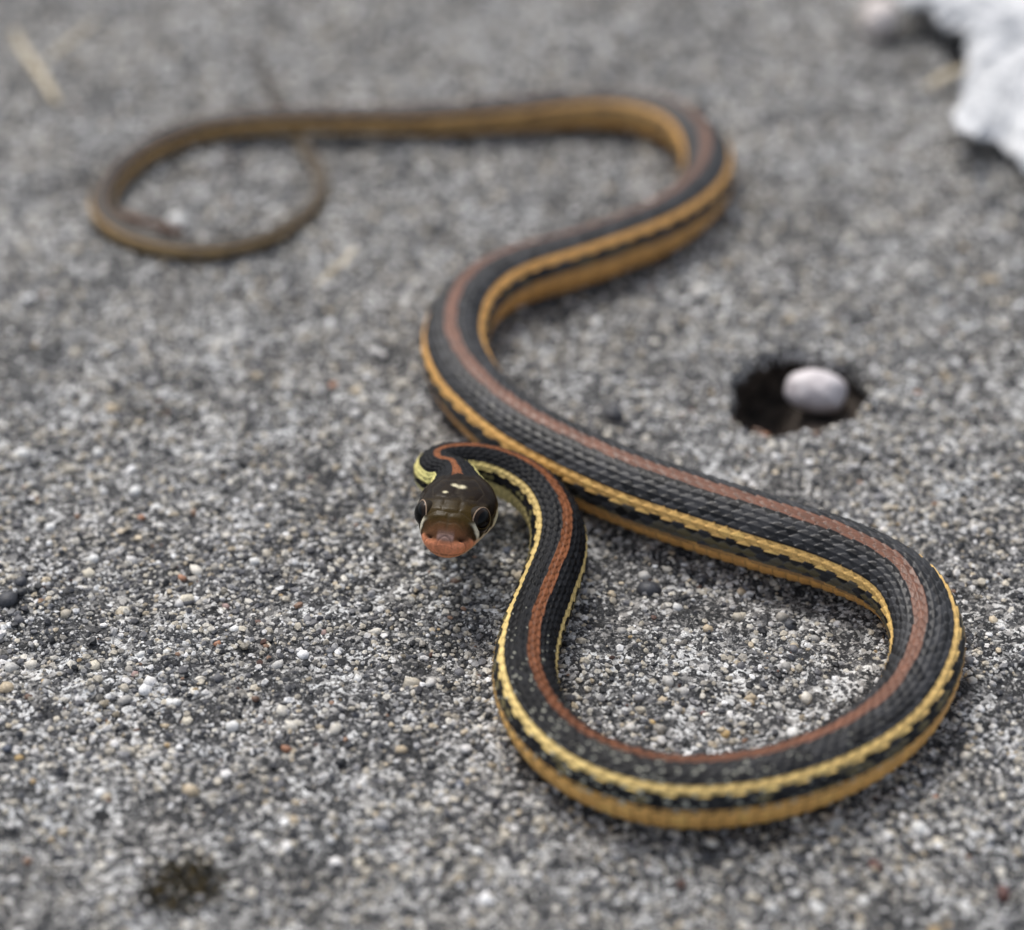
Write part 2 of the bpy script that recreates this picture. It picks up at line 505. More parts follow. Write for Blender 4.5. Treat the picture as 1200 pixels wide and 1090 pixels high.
# plates: seams given in (lateral, distance from snout tip)
segs = [((0, 2.5), (0, 4.7)), ((0, 4.7), (2.2, 5.0)), ((2.2, 5.0), (3.6, 4.3)), ((0, 3.0), (1.5, 3.2)), ((1.5, 3.2), (2.8, 2.6)),
        ((1.5, 5.0), (1.35, 8.0)), ((1.35, 8.0), (0, 9.6)), ((1.35, 8.0), (3.9, 8.6)), ((0, 9.6), (0, 13.6)),
        ((3.9, 8.6), (4.5, 11.0)), ((4.5, 11.0), (2.8, 13.9)), ((2.8, 13.9), (0, 13.6)), ((0, 1.55), (1.2, 1.5)), ((1.2, 1.5), (2.0, 0.7)),
        ((0, 1.5), (0, 3.0))]
seam = np.full_like(X, 9.0)
for (x0, d0), (x1, d1) in segs:
    vx, vd = x1 - x0, d1 - d0; L2 = vx * vx + vd * vd
    t = np.clip(((ax - x0) * vx + (D - d0) * vd) / L2, 0, 1)
    seam = np.minimum(seam, np.hypot(ax - x0 - t * vx, D - d0 - t * vd))
top = Z > 0.6
seam_g = np.exp(-(seam / 0.085) ** 2) * top * headness[:, None]
relief -= 0.075 * seam_g
relief += 0.05 * sstep(0.1, 0.9, seam) * top * headness[:, None] * sstep(1.0, 2.0, D)
# labial seams below the eye
lab = np.abs(((D - 1.2) / 1.75) % 1.0 - 0.5)
lab_g = np.exp(-((0.5 - lab) * 1.75 / 0.09) ** 2) * (Z < 0.1) * (Z > -3.0) * (D > 1.0) * (D < 12)
relief -= 0.16 * lab_g
# outline of the rostral plate on the snout
ros = np.abs(np.hypot(X / 1.35, (Z + 0.9) / 1.55) - 1.0)
ros_g = np.exp(-(ros / 0.085) ** 2) * (D < 2.2) * (Z < 0.9) * (Z > -2.4)
relief -= 0.12 * ros_g
# nostrils
nost = np.exp(-((D - 1.35) / 0.30) ** 2 - ((Z - 0.05) / 0.28) ** 2) * (ax > 1.5)
relief -= 0.5 * nost
relief *= headness[:, None] * sstep(0.0, 0.25, D)
nx, nz = X / np.maximum(W, 0.05)[:, None], (Z - HZ[:, None]) / np.maximum(HT, 0.05)[:, None]
nl = np.maximum(np.hypot(nx, nz), 1e-3); nx, nz = nx / nl, nz / nl
X = X + nx * (rad_add + relief); Z = Z + nz * (rad_add + relief)
V = C[:, None, :] + (SIDEr[:, None, :] * X[..., None] + UPr[:, None, :] * Z[..., None]) * 0.001
lying = sstep(0.060, 0.090, S)[:, None]
zz = V[..., 2] - 0.0006 * lying
floor = 0.0006
V[..., 2] = np.where(lying > 0, np.where(zz < floor + 0.0012, floor + 0.0012 * np.exp((zz - floor - 0.0012) / 0.0012), zz), V[..., 2])
# --- skin colours
def lerp(a, b, t): return a + (b - a) * t
rnd = hash2(idx + 1000, row + 40, 5)
rnd2 = hash2(idx + 1000, row + 40, 6)
ar = np.abs(row)
sfade = Smm[:, None]
c = np.zeros((MV, NV, 3))
black = np.array([0.011, 0.0115, 0.0135]); 
c[:] = black * (0.45 + 0.7 * rnd[..., None])
rust_n, rust_m, rust_t = np.array([0.205, 0.074, 0.030]), np.array([0.165, 0.072, 0.044]), np.array([0.11, 0.070, 0.045])
def along(keys, cols):
    return np.stack([np.interp(Smm, keys, [q[k] for q in cols]) for k in range(3)], 1)[:, None, :]
rust = along([0, 60, 200, 330, 600], [rust_n, rust_n, rust_m, rust_m, rust_t])
yel = along([0, 22, 45, 110, 230, 330, 520, 700], [np.array(q) for q in ((.68, .63, .25), (.68, .63, .25), (.66, .49, .20), (.80, .60, .24), (.82, .51, .17), (.78, .42, .13), (.62, .36, .13), (.44, .31, .16))])
bel = along([0, 25, 60, 110, 230, 330, 520, 700], [np.array(q) for q in ((.64, .60, .32), (.62, .57, .28), (.56, .45, .20), (.82, .47, .15), (.78, .42, .13), (.70, .36, .11), (.50, .31, .12), (.38, .28, .14))])
jit = (0.82 + 0.36 * rnd2)[..., None]
m_rust = (ar == 0) | ((ar == 1) & (np.abs(Vc) < 0.70 + 0.30 * sstep(24, 55, Smm)[:, None] + 0.20 * (rnd - 0.5)))
c = np.where(m_rust[..., None], rust * jit, c)
neck = sstep(40, 28, Smm)[:, None]
m_yel = (ar == 6) | ((ar == 5) & (np.abs(Vc) > 5.22 - 0.55 * neck)) | ((ar == 7) & (np.abs(Vc) < 6.62 + 0.3 * (idx % 2) + 0.5 * neck))
c = np.where(m_yel[..., None], yel * (0.88 + 0.24 * rnd2[..., None]), c)
olive = along([0, 150, 390, 440, 700], [np.array((.11, .10, .045)), np.array((.12, .10, .05)), np.array((.09, .07, .035)), np.array((.40, .25, .09)), np.array((.30, .21, .09))])
m_low = (ar >= 7) & ~ventral & ~m_yel
p8 = np.interp(Smm, [0, 90, 130, 190, 230, 290, 340, 400, 430], [0.5, 0.7, 0.80, 0.45, 0.30, 0.60, 0.85, 0.85, 0.25])[:, None]
p7 = np.interp(Smm, [0, 390, 440], [0.92, 0.92, 0.45])[:, None]
blotch = ((ar == 7) & (rnd < p7)) | ((ar >= 8) & (rnd2 < p8))
c = np.where((m_low & ~blotch)[..., None], olive * jit, c)
m_low9 = (ar == 9) & ~ventral & (np.abs(Vc) > 8.85)
c = np.where(m_low9[..., None], bel * 0.9, c)
c = np.where(ventral[..., None], bel * (0.94 + 0.12 * hash2(np.floor(Uc), np.zeros_like(Uc), 11)[..., None]), c)
vline = np.exp(-((vu - 0.96) / 0.06) ** 2) * ventral
c = c * (1 - 0.50 * vline[..., None])
smut = np.clip(vnoise(Smm[:, None] * 0.55 + 0 * Vc, Vc * 0.9 + 30, 71) + 0.7 * vnoise(Smm[:, None] * 1.7 + 0 * Vc, Vc * 2.1 + 60, 72), -0.5, 0.6)
c = np.where(ventral[..., None] | m_low9[..., None], c * (1 + 0.30 * smut[..., None]), c)
grey_mix = np.interp(Smm, [0, 120, 190, 340, 600], [0.0, 0.05, 0.55, 0.5, 0.3])[:, None] * rnd ** 2 * (ar >= 2) * ~m_rust * ~m_yel * ~ventral  # dark scales greyed at random, most along the middle of the body
c = lerp(c, np.array([0.075, 0.076, 0.082]), grey_mix[..., None])
# dark outlines of the striped scales, greyish edges, partly painted sheen, on the black ones
edge_d = (1 - sstep(0.0, 0.42, Le)) * (1 - headness[:, None]) * ~ventral
c = c * (1 - edge_d * np.where(m_rust, 0.62, np.where(m_yel, 0.30, 0.0)))[..., None]
grey = np.interp(Smm, [0, 40, 110, 200, 330, 600], [0.0, 0.04, 0.18, 0.85, 0.7, 0.35])[:, None]
rim_e = edge_d * (rnd2 > 0.3) * (ar >= 2) * ~m_rust * ~m_yel * grey
c = lerp(c, np.array([0.095, 0.096, 0.100]), rim_e[..., None])
# pale skin shows as flecks between the scales where it is stretched
gap = uncov & ~ventral & ~m_yel & (np.abs(Vc) > 1.3)
pale = hash2(np.floor(Uc * 2), np.floor(Vc * 2) + 50, 13)
c = np.where(gap[..., None], lerp(np.array([0.02, 0.02, 0.02]), np.array([0.50, 0.50, 0.42]), ((pale > 0.70) * (0.2 + 0.8 * pale))[..., None]), c)
# tail end dulls to grey brown
dull = sstep(540, 680, Smm)[:, None, None]
c = lerp(c, np.array([0.115, 0.092, 0.062]), dull * 0.55)
c = lerp(c, np.array([0.022, 0.017, 0.013]), sstep(LEN * 1000 - 42, LEN * 1000 - 28, Smm)[:, None, None] * 0.8)
rough = np.full((MV, NV), 0.40) + 0.12 * rnd - 0.05 * (ar < 6)
rough = np.where(ventral, 0.42, rough)

# --- head colours
hc = np.zeros_like(c)
crown_f, crown_b = np.array([0.042, 0.027, 0.007]), np.array([0.012, 0.0075, 0.0045])
mott = vnoise(X * 1.1 + 40, D * 1.1, 21) + 0.6 * vnoise(X * 2.6 + 70, D * 2.6, 22)
t_cr = np.clip(sstep(5.0, 9.5, D) + 0.35 * mott, 0, 1)[..., None]
hc[:] = lerp(crown_f, crown_b, t_cr)
snout = sstep(4.2, 1.4, D + 0.5 * mott)[..., None]
hc = lerp(hc, np.array([0.14, 0.062, 0.032]), snout * 0.8)
rostral = (np.exp(-((D - 1.1) / 0.6) ** 2) * sstep(1.7, 1.2, ax) * sstep(-0.6, -0.3, Z))[..., None]
hc = lerp(hc, np.array([0.30, 0.20, 0.18]), rostral * 0.75)
lip_top = -0.45 - 0.85 * sstep(2.2, 3.6, D) + 1.7 * sstep(8.0, 11, D) + 0.14 * np.sin(D * 3.6) + 0.2 * mott
lip = sstep(lip_top + 0.35 + 0.35 * sstep(3, 1, D), lip_top - 0.30, Z)
lip_col = lerp(np.array([0.80, 0.30, 0.15]), np.array([0.70, 0.56, 0.38]), sstep(2.6, 5.0, D + 0.25 * mott)[..., None])
hc = lerp(hc, lip_col * (0.9 + 0.3 * mott[..., None]), lip[..., None])
chin = sstep(MOUTH + 0.05, MOUTH - 0.25, Z)
chin_col = lerp(np.array([0.66, 0.27, 0.13]), np.array([0.64, 0.54, 0.36]), sstep(0.5, 3.2, D)[..., None])
hc = lerp(hc, chin_col, chin[..., None])
# black under and behind the eye, cream bar in front of it
blk = np.exp(-((D - 6.4) / 2.9) ** 6) * sstep(lip_top - 0.1, lip_top + 0.25, Z) * sstep(2.4, 1.8, Z) * sstep(3.3, 3.7, ax)
hc = lerp(hc, np.array([0.010, 0.008, 0.007]), np.clip(blk, 0, 1)[..., None])
back_side = sstep(8.5, 10, D) * (Z < 1.2)
hc = lerp(hc, np.array([0.64, 0.60, 0.42]), (back_side * sstep(0.1, -0.3, Z))[..., None])
bar = np.exp(-((D - 4.1) / 0.42) ** 4 - ((Z - 0.35) / 1.4) ** 6) * sstep(2.7, 3.0, ax)
hc = lerp(hc, np.array([0.84, 0.77, 0.58]), np.clip(bar, 0, 1)[..., None])
# pale spots on the crown
for (sx, sd, rx, rd) in ((0.50, 11.6, 0.75, 0.55), (-0.60, 11.9, 0.68, 0.50), (-2.0, 9.6, 0.45, 0.35)):
    sp = np.exp(-(((X - sx) / rx) ** 2 + ((D - sd) / rd) ** 2) ** 2) * (Z > 0)
    hc = lerp(hc, np.array([0.62, 0.56, 0.38]), sp[..., None])
hc = lerp(hc, np.array([0.075, 0.06, 0.04]), 0.30 * seam_g[..., None])
hc = lerp(hc, np.array([0.02, 0.014, 0.012]), np.clip(0.75 * np.exp(-((Z - MOUTH) / 0.10) ** 2) * mouth_zone, 0, 1)[..., None])
hc = hc * (1 - 0.35 * ros_g[..., None]) * (1 - 0.85 * np.clip(nost, 0, 1)[..., None]) * (1 - 0.42 * lab_g[..., None])
hmix = headness[:, None, None]
hmix = sstep(0.35, 0.65, hmix + 0.25 * (rnd[..., None] - 0.5))
c = lerp(c, hc, hmix)
rough = lerp(rough, 0.24 + 0.14 * lip, hmix[..., 0])
spec = lerp(np.interp(Smm, [0, 110, 200, 330, 600], [0.07, 0.09, 0.27, 0.28, 0.22])[:, None] + np.zeros((1, NV)), 0.07 + 0.19 * lip, hmix[..., 0])
c = np.clip(c, 0.004, 0.85)

verts = V.reshape(-1, 3)
faces = grid_faces(MV, NV)
snake = add('garter_snake', raw_mesh('garter_snake', verts, faces[:, ::-1], True, c.reshape(-1, 3), rough.ravel(), spec.ravel()), M_SNAKE)
tag(snake, 'slender striped snake coiled on the concrete with its raised head facing the viewer', 'snake')

# --- eyes
def eye_material():
    m, nt, b = new_mat('snake_eye')
    v = coord(nt)
    sep = node(nt, 'ShaderNodeSeparateXYZ'); nt.links.new(v, sep.inputs[0])
    # local +Z looks out of the head: pupil, thin pale ring, dark iris
    rr = mathn(nt, 'SQRT', mathn(nt, 'ADD', mathn(nt, 'POWER', sep.outputs[0], 2.0), mathn(nt, 'POWER', sep.outputs[1], 2.0)))
    rr = mathn(nt, 'ADD', rr, mathn(nt, 'MULTIPLY', mathn(nt, 'SUBTRACT', noise(nt, v, 2.2, 2), 0.5), 0.05))
    cc = ramp(nt, rr, [(0.0, (0.002, 0.002, 0.002)), (0.70, (0.002, 0.002, 0.002)), (0.73, (0.022, 0.012, 0.006)), (0.76, (0.010, 0.006, 0.004)),
                       (0.80, (0.02, 0.012, 0.008)), (0.90, (0.008, 0.006, 0.005)), (1.0, (0.006, 0.005, 0.004))])
    nt.links.new(cc, b.inputs['Base Color'])
    b.inputs['Roughness'].default_value = 0.05
    b.inputs['Specular IOR Level'].default_value = 0.18
    return m
M_EYE = eye_material()
def lathe(profile, n=40):
    q = np.linspace(0, 2 * np.pi, n, endpoint=False)
    V = np.vstack([np.stack([r * np.cos(q), r * np.sin(q), np.full(n, z)], -1) for r, z in profile])
    return V, grid_faces(len(profile), n)
cap = [(max(math.sin(a), 0.004), math.cos(a)) for a in np.linspace(0, 1.16, 22)]
eye_me = raw_mesh('eye', *lathe(cap))
M_SOCKET = plain_material('eye_socket_skin', (0.010, 0.007, 0.004), (0.022, 0.014, 0.006), 1.2, 0.5, 0.02, 0.0)
M_SOCKET.node_tree.nodes['Principled BSDF'].inputs['Specular IOR Level'].default_value = 0.1
M_RIM = plain_material('eye_rim_skin', (0.20, 0.13, 0.08), (0.40, 0.28, 0.19), 3.0, 0.4, 0.02, 0.1)
hi = int(np.argmin(np.abs(Smm - ed)))
for sgn in (-1, 1):
    e = add('eye', eye_me, M_EYE, snake)
    pos = C[hi] + (SIDEr[hi] * (sgn * 4.45) + UPr[hi] * 1.05) * 0.001
    look = SIDEr[hi] * (sgn * 0.86) - T[hi] * 0.44 + UPr[hi] * 0.24
    e.location = pos
    e.rotation_euler = Vector(look).to_track_quat('Z', 'Y').to_euler()
    e.scale = (0.0024, 0.0024, 0.0021)
    ring = [(0.915 + 0.055 * math.cos(a), 0.40 + 0.06 * math.sin(a)) for a in np.linspace(0, 2 * math.pi, 9)]
    add('eye_rim', raw_mesh('eye_rim', *lathe(ring)), M_RIM, e)
    add('eye_socket', raw_mesh('eye_socket', *lathe([(0.90, 0.41), (0.955, 0.36), (0.97, 0.2), (0.98, 0.0), (0.98, -0.4), (0.95, -0.9)])), M_SOCKET, e)

# ------------------------------------------------------------------ distance to the snake (keeps big stones out of its way)
ax_pts = C[::6]; ax_r = R[::6]; ax_z = C[::6, 2]
def near_snake(x, y, extra=0.0):
    out = np.zeros(len(x), bool)
    for k in range(0, len(x), 4000):
        d = np.hypot(x[k:k + 4000, None] - ax_pts[None, :, 0], y[k:k + 4000, None] - ax_pts[None, :, 1])
        out[k:k + 4000] = (d < (ax_r * 0.75 + extra)[None, :]).any(1)
    return out

# ------------------------------------------------------------------ stones in the concrete
def grain_shape(sub, seed, rough_amt):
    v, f = ico(sub)
    r = np.random.default_rng(seed)
    k = 1 + rough_amt * (r.random(len(v)) - 0.5) * 1.0
    v = v * k[:, None]
    for _ in range(5):                                   # a few flat facets
        n = r.normal(size=3); n /= np.linalg.norm(n); lim = r.uniform(0.62, 0.9)
        dd = v @ n
        v = v - np.maximum(dd - lim, 0)[:, None] * n[None, :]
    return v * np.array([1.0, r.uniform(0.68, 0.95), r.uniform(0.6, 0.85)]), f

PALETTE = np.array([srgb(216, 211, 200), srgb(194, 186, 170), srgb(172, 167, 158), srgb(226, 224, 222), srgb(150, 150, 152), srgb(124, 124, 127),
                    srgb(98, 98, 102), srgb(70, 72, 78), srgb(46, 48, 52), srgb(196, 182, 158), srgb(150, 118, 96), srgb(100, 72, 62), srgb(176, 152, 114), srgb(240, 240, 240)])
PROB = np.array([.16, .14, .10, .10, .06, .06, .08, .10, .12, .05, .005, .004, .003, .06]); PROB /= PROB.sum()

def visible_region(n, grow=1.22):
    """Random ground points over the view (and a margin)."""
    pts = []
    while sum(len(q) for q in pts) < n:
        y = RNG.uniform(-0.150, 0.255, n); x = RNG.uniform(-0.19, 0.19, n)
        dep = (y - CAM_Y) * math.cos(PITCH) + CAM_H * math.sin(PITCH)
        ok = np.abs(x) < dep * (600 / FPX) * grow
        pts.append(np.stack([x[ok], y[ok]], 1))
    return np.vstack(pts)[:n]

# named stones: pixel, size in pixels, colour
W_, CR, GY, DK, SL, OR, BR, RD, YL, PK, LG, TN = ((224, 224, 222), (212, 204, 186), (172, 170, 166), (62, 64, 70), (92, 98, 112), (172, 124, 96), (104, 80, 66), (98, 64, 58), (190, 162, 112), (164, 138, 132), (196, 194, 190), (188, 172, 146))
named = [(12, 780, 23, LG), (8, 803, 23, TN), (10, 708, 26, DK), (145, 714, 19, CR), (220, 704, 20, CR), (275, 738, 15, W_), (97, 760, 12, W_), (111, 779, 19, CR),
         (195, 767, 12, W_), (165, 767, 12, W_), (198, 819, 17, W_), (207, 821, 14, W_), (146, 818, 21, GY), (220, 840, 19, CR), (272, 851, 20, W_), (114, 838, 11, W_), (34, 862, 14, GY),
         (54, 802, 15, GY), (23, 890, 14, YL), (158, 790, 11, PK), (255, 757, 12, OR), (265, 711, 12, PK), (193, 845, 13, TN), (118, 933, 19, W_), (116, 951, 13, W_),
         (180, 888, 16, LG), (95, 887, 12, W_), (33, 818, 11, BR), (160, 853, 11, BR), (225, 930, 22, TN), (728, 738, 13, GY), (783, 803, 18, LG), (800, 812, 18, LG),
         (777, 822, 13, TN), (794, 831, 15, LG), (739, 853, 16, LG), (766, 846, 12, YL), (783, 842, 12, W_), (760, 691, 30, DK), (808, 690, 14, LG), (869, 692, 14, TN),
         (850, 857, 14, YL), (824, 833, 10, RD), (755, 675, 15, LG), (830, 738, 14, TN), (880, 818, 16, TN), (834, 660, 11, W_), (795, 709, 15, W_), (595, 645, 21, SL),
         (533, 682, 15, BR), (390, 455, 14, OR), (132, 482, 19, TN), (115, 530, 16, W_), (25, 530, 23, W_), (158, 576, 20, W_), (183, 597, 15, W_), (166, 609, 11, OR),
         (110, 655, 17, W_), (105, 673, 17, CR), (213, 677, 13, OR), (268, 462, 24, GY), (720, 488, 32, DK), (1075, 462, 10, OR), (1140, 800, 18, GY), (1025, 1016, 21, RD), (1032, 1002, 12, DK),
         (1175, 1045, 28, RD), (1077, 970, 25, W_), (1098, 985, 18, CR), (1175, 932, 15, CR), (1184, 943, 12, W_), (980, 968, 24, GY), (540, 922, 14, SL), (335, 877, 14, OR), (8, 880, 14, SL), (921, 785, 17, GY),
         (930, 745, 15, LG), (955, 748, 15, GY), (912, 828, 14, LG), (930, 862, 22, W_), (880, 822, 12, TN), (846, 854, 12, TN), (1097, 935, 10, OR), (1012, 1056, 16, W_), (905, 1068, 16, W_), (960, 1070, 18, W_),
         (420, 795, 13, W_), (325, 780, 18, LG), (440, 850, 14, LG), (300, 660, 16, W_), (420, 690, 13, LG), (350, 905, 15, GY), (505, 800, 17, LG), (470, 880, 15, TN), (560, 1000, 16, W_), (640, 1010, 14, LG),
         (420, 1010, 16, CR), (345, 965, 14, TN), (560, 860, 15, LG), (60, 620, 14, W_), (340, 600, 13, LG), (440, 610, 14, GY), (380, 745, 12, PK), (300, 820, 11, BR), (1150, 620, 18, GY), (1110, 560, 16, LG),
         (890, 487, 17, BR), (897, 491, 13, OR), (948, 502, 15, BR), (957, 508, 13, BR), (207, 257, 30, W_), (222, 272, 20, DK), (1080, 320, 24, LG), (1000, 340, 22, LG), (820, 345, 30, LG), (640, 430, 20, LG),
         (690, 400, 20, GY), (460, 470, 15, CR), (540, 470, 12, CR), (700, 380, 18, W_), (1160, 330, 24, TN)]
variants = []
for k in range(14):
    v, f = grain_shape(1, 100 + k, 0.28)
    variants.append(raw_mesh('aggregate_grain', v, f, True))
    variants[-1].materials.append(M_GRAIN_O)

def place_grain(x, y, size, col, k):
    o = bpy.data.objects.new('aggregate_grain', variants[k % len(variants)])
    COL.objects.link(o); o.parent = ground
    z = float(ground_z(np.array([x]), np.array([y]))[0])
    o.location = (x, y, z + size * RNG.uniform(-0.10, 0.06))
    o.rotation_euler = (RNG.uniform(-.35, .35), RNG.uniform(-.35, .35), RNG.uniform(0, 6.28))
    h = size / 2
    o.scale = (h * 1.12, h * 1.12, h)
    o.color = (float(col[0]), float(col[1]), float(col[2]), 1)

n_named = 0
for (px, py, s, col) in named:
    g = at(px, py)
    size = s * px_size(py) * 1.05
    place_grain(g[0], g[1], size, srgb(*col), n_named); n_named += 1

# the other large stones
pts = visible_region(2300)
size = np.clip(RNG.lognormal(math.log(1.75), 0.24, len(pts)), 1.3, 3.6) * 0.001
ok = ~near_snake(pts[:, 0], pts[:, 1], 0.0004) & (hole_rel(pts[:, 0], pts[:, 1]) > 1.12)
pts, size = pts[ok], size[ok]
colr = PALETTE[RNG.choice(len(PALETTE), len(pts), p=PROB)] * RNG.uniform(0.8, 1.12, (len(pts), 1))
dep = (pts[:, 1] - CAM_Y) * math.cos(PITCH) + CAM_H * math.sin(PITCH)
inview = np.abs(pts[:, 0]) < dep * 600 / FPX
shown = np.where(inview, size / dep, 0)
order = np.argsort(-shown)
n_obj = 298 - n_named
for k in order[:n_obj]:
    place_grain(pts[k, 0], pts[k, 1], float(size[k]), colr[k], int(k))
rest = order[n_obj:]

def grain_cloud(P, size, colr, sub, shapes, seed):
    base = [grain_shape(sub, seed + k, 0.30) for k in range(shapes)]
    f0 = base[0][1]; nv = len(base[0][0])
    stack = np.stack([b[0] for b in base])
    n = len(P)
    vs = stack[RNG.integers(0, shapes, n)]
    a = RNG.uniform(0, 2 * np.pi, n); ca, sa = np.cos(a)[:, None], np.sin(a)[:, None]
    tx, ty = RNG.uniform(-.5, .5, n)[:, None], RNG.uniform(-.5, .5, n)[:, None]
    x, y, z = vs[..., 0], vs[..., 1], vs[..., 2]
    y, z = y * np.cos(tx) - z * np.sin(tx), y * np.sin(tx) + z * np.cos(tx)
    x, z = x * np.cos(ty) + z * np.sin(ty), -x * np.sin(ty) + z * np.cos(ty)
    x, y = x * ca - y * sa, x * sa + y * ca
    h = (size / 2)[:, None]
    gz = ground_z(P[:, 0], P[:, 1]) + size * RNG.uniform(-0.12, 0.10, n)
    vert = np.stack([x * h * 1.12 + P[:, :1], y * h * 1.12 + P[:, 1:2], z * h + gz[:, None]], -1).reshape(-1, 3)
    face = (f0[None] + (np.arange(n) * nv)[:, None, None]).reshape(-1, 3)
    return vert, face, np.repeat(colr, nv, 0)

clouds = [grain_cloud(pts[rest], size[rest], colr[rest], 1, 10, 300)]
p2 = visible_region(50000)
s2 = np.clip(RNG.lognormal(math.log(1.0), 0.26, len(p2)), 0.55, 1.7) * 0.001
p3 = visible_region(56000)
p3 = p3[(p3[:, 1] < 0.06)]
s3 = RNG.uniform(0.36, 0.7, len(p3)) * 0.001
for P, sz, sd in ((p2, s2, 400), (p3, s3, 500)):
    keep = hole_rel(P[:, 0], P[:, 1]) > 1.015
    patch = 0.8 * vnoise(P[:, 0] * 45, P[:, 1] * 45, 31) + 1.1 * vnoise(P[:, 0] * 140, P[:, 1] * 140, 32)
    keep &= RNG.random(len(P)) < 0.78 + 1.15 * patch
    P, sz = P[keep], sz[keep]
    cc = PALETTE[RNG.choice(len(PALETTE), len(P), p=PROB)] * RNG.uniform(0.60, 1.10, (len(P), 1))
    # 12-vertex grains: cheap, rounded by smooth shading
    base_v = np.array([[0, 0, 1]] + [[math.cos(a) * .9, math.sin(a) * .9, .45] for a in np.arange(5) * 2 * math.pi / 5] +
                      [[math.cos(a + .63) * .9, math.sin(a + .63) * .9, -.45] for a in np.arange(5) * 2 * math.pi / 5])
    base_f = np.array([[0, 1 + i, 1 + (i + 1) % 5] for i in range(5)] + [[1 + i, 6 + i, 1 + (i + 1) % 5] for i in range(5)] + [[1 + (i + 1) % 5, 6 + i, 6 + (i + 1) % 5] for i in range(5)])
    n = len(P)
    vs = base_v[None] * (1 + 0.5 * (RNG.random((n, 11, 1)) - 0.5))
    vs = vs * np.stack([np.ones(n), RNG.uniform(.6, 1, n), RNG.uniform(.6, 1.0, n)], -1)[:, None, :]
    a = RNG.uniform(0, 6.283, n); ca, sa = np.cos(a)[:, None], np.sin(a)[:, None]
    x, y = vs[..., 0] * ca - vs[..., 1] * sa, vs[..., 0] * sa + vs[..., 1] * ca
    h = (sz / 2)[:, None]
    gz = ground_z(P[:, 0], P[:, 1]) + sz * RNG.uniform(-0.15, 0.15, n)
    vert = np.stack([x * h * 1.15 + P[:, :1], y * h * 1.15 + P[:, 1:2], vs[..., 2] * h + gz[:, None]], -1).reshape(-1, 3)
    face = (base_f[None] + (np.arange(n) * 11)[:, None, None]).reshape(-1, 3)
    clouds.append((vert, face, np.repeat(cc, 11, 0)))
offs, vv, ff, cc = 0, [], [], []
for v, f, q in clouds:
    vv.append(v); ff.append(f + offs); cc.append(q); offs += len(v)
sand = add('sand_grains', raw_mesh('sand_grains', np.vstack(vv), np.vstack(ff), False, np.vstack(cc)), M_GRAIN_V, ground)
tag(sand, kind='stuff')

# ------------------------------------------------------------------ loose things
def loose_pebble(name, px, py, z, size, seed, mat, label, rot=0.0, cat='pebble', tilt=0.0):
    v, f = ico(4)
    n = 0.10 * vnoise(v[:, 0] * 1.3 + 5 + seed, v[:, 1] * 1.3 + v[:, 2] * 1.1, seed) + 0.05 * vnoise(v[:, 0] * 3 + seed, v[:, 1] * 3 + v[:, 2] * 2.5, seed + 1)
    v = v * (1 + 2 * n)[:, None] * (np.array(size) / 2)
    o = add(name, raw_mesh(name, v, f), mat, None, at(px, py, z))
    o.rotation_euler = (0, tilt, rot)
    return tag(o, label, cat)

M_PINK = plain_material('pinkish_white_stone', (0.56, 0.51, 0.52), (0.74, 0.70, 0.71), 260, 0.5, 0.0006)
M_PINK2 = plain_material('pale_rose_stone', (0.64, 0.57, 0.54), (0.80, 0.75, 0.72), 200, 0.6, 0.0006)
loose_pebble('pebble', 957, 459, -0.0034, (0.0122, 0.0090, 0.0084), 3, M_PINK, 'smooth pinkish white pebble sitting inside the dark hole', rot=-0.25, tilt=0.12)
loose_pebble('pebble', 1032, 22, 0.004, (0.0095, 0.010, 0.0095), 8, M_PINK2, 'pale rosy pebble on the concrete beside the whitish dry leaf')

def ribbon(name, ctrl, mat, label, cat, flat=0.35, group=None):
    """ctrl rows: pixel x, pixel y, height mm, half width mm. A dry blade with a real, flattened section."""
    P = np.array([[*at(a, b, z * 0.001), w] for a, b, z, w in ctrl])
    P = spline(P, 14)
    n = len(P)
    t = np.gradient(P[:, :3], axis=0); t /= np.linalg.norm(t, axis=1)[:, None]
    side = np.cross(t, np.array([0, 0, 1.0])); side /= np.linalg.norm(side, axis=1)[:, None]
    up = np.cross(side, t)
    q = np.linspace(0, 2 * np.pi, 12, endpoint=False)
    w = P[:, 3] * 0.001 * (1 + 0.12 * np.sin(np.arange(n) * 0.9))
    V = P[:, None, :3] + side[:, None] * (np.cos(q)[None, :] * w[:, None])[..., None] + up[:, None] * (np.sin(q)[None, :] * w[:, None] * flat + 0.25 * (w[:, None] * np.cos(q)[None, :] ** 2))[..., None]
    c0 = V.reshape(-1, 3).mean(0); c0[2] = 0
    vv = np.vstack([V.reshape(-1, 3), P[:1, :3], P[-1:, :3]]) - c0
    F = grid_faces(n, 12)
    tri = []
    for j in range(12):
        tri += [[n * 12, (j + 1) % 12, j, j], [n * 12 + 1, (n - 1) * 12 + j, (n - 1) * 12 + (j + 1) % 12, (n - 1) * 12 + (j + 1) % 12]]
    me = bpy.data.meshes.new(name)
    me.from_pydata(vv.tolist(), [], [list(map(int, r)) for r in F] + [list(map(int, r[:3])) for r in tri])
    me.polygons.foreach_set('use_smooth', np.ones(len(me.polygons), bool)); me.update()
    o = add(name, me, mat, None, c0)
    return tag(o, label, cat, group)

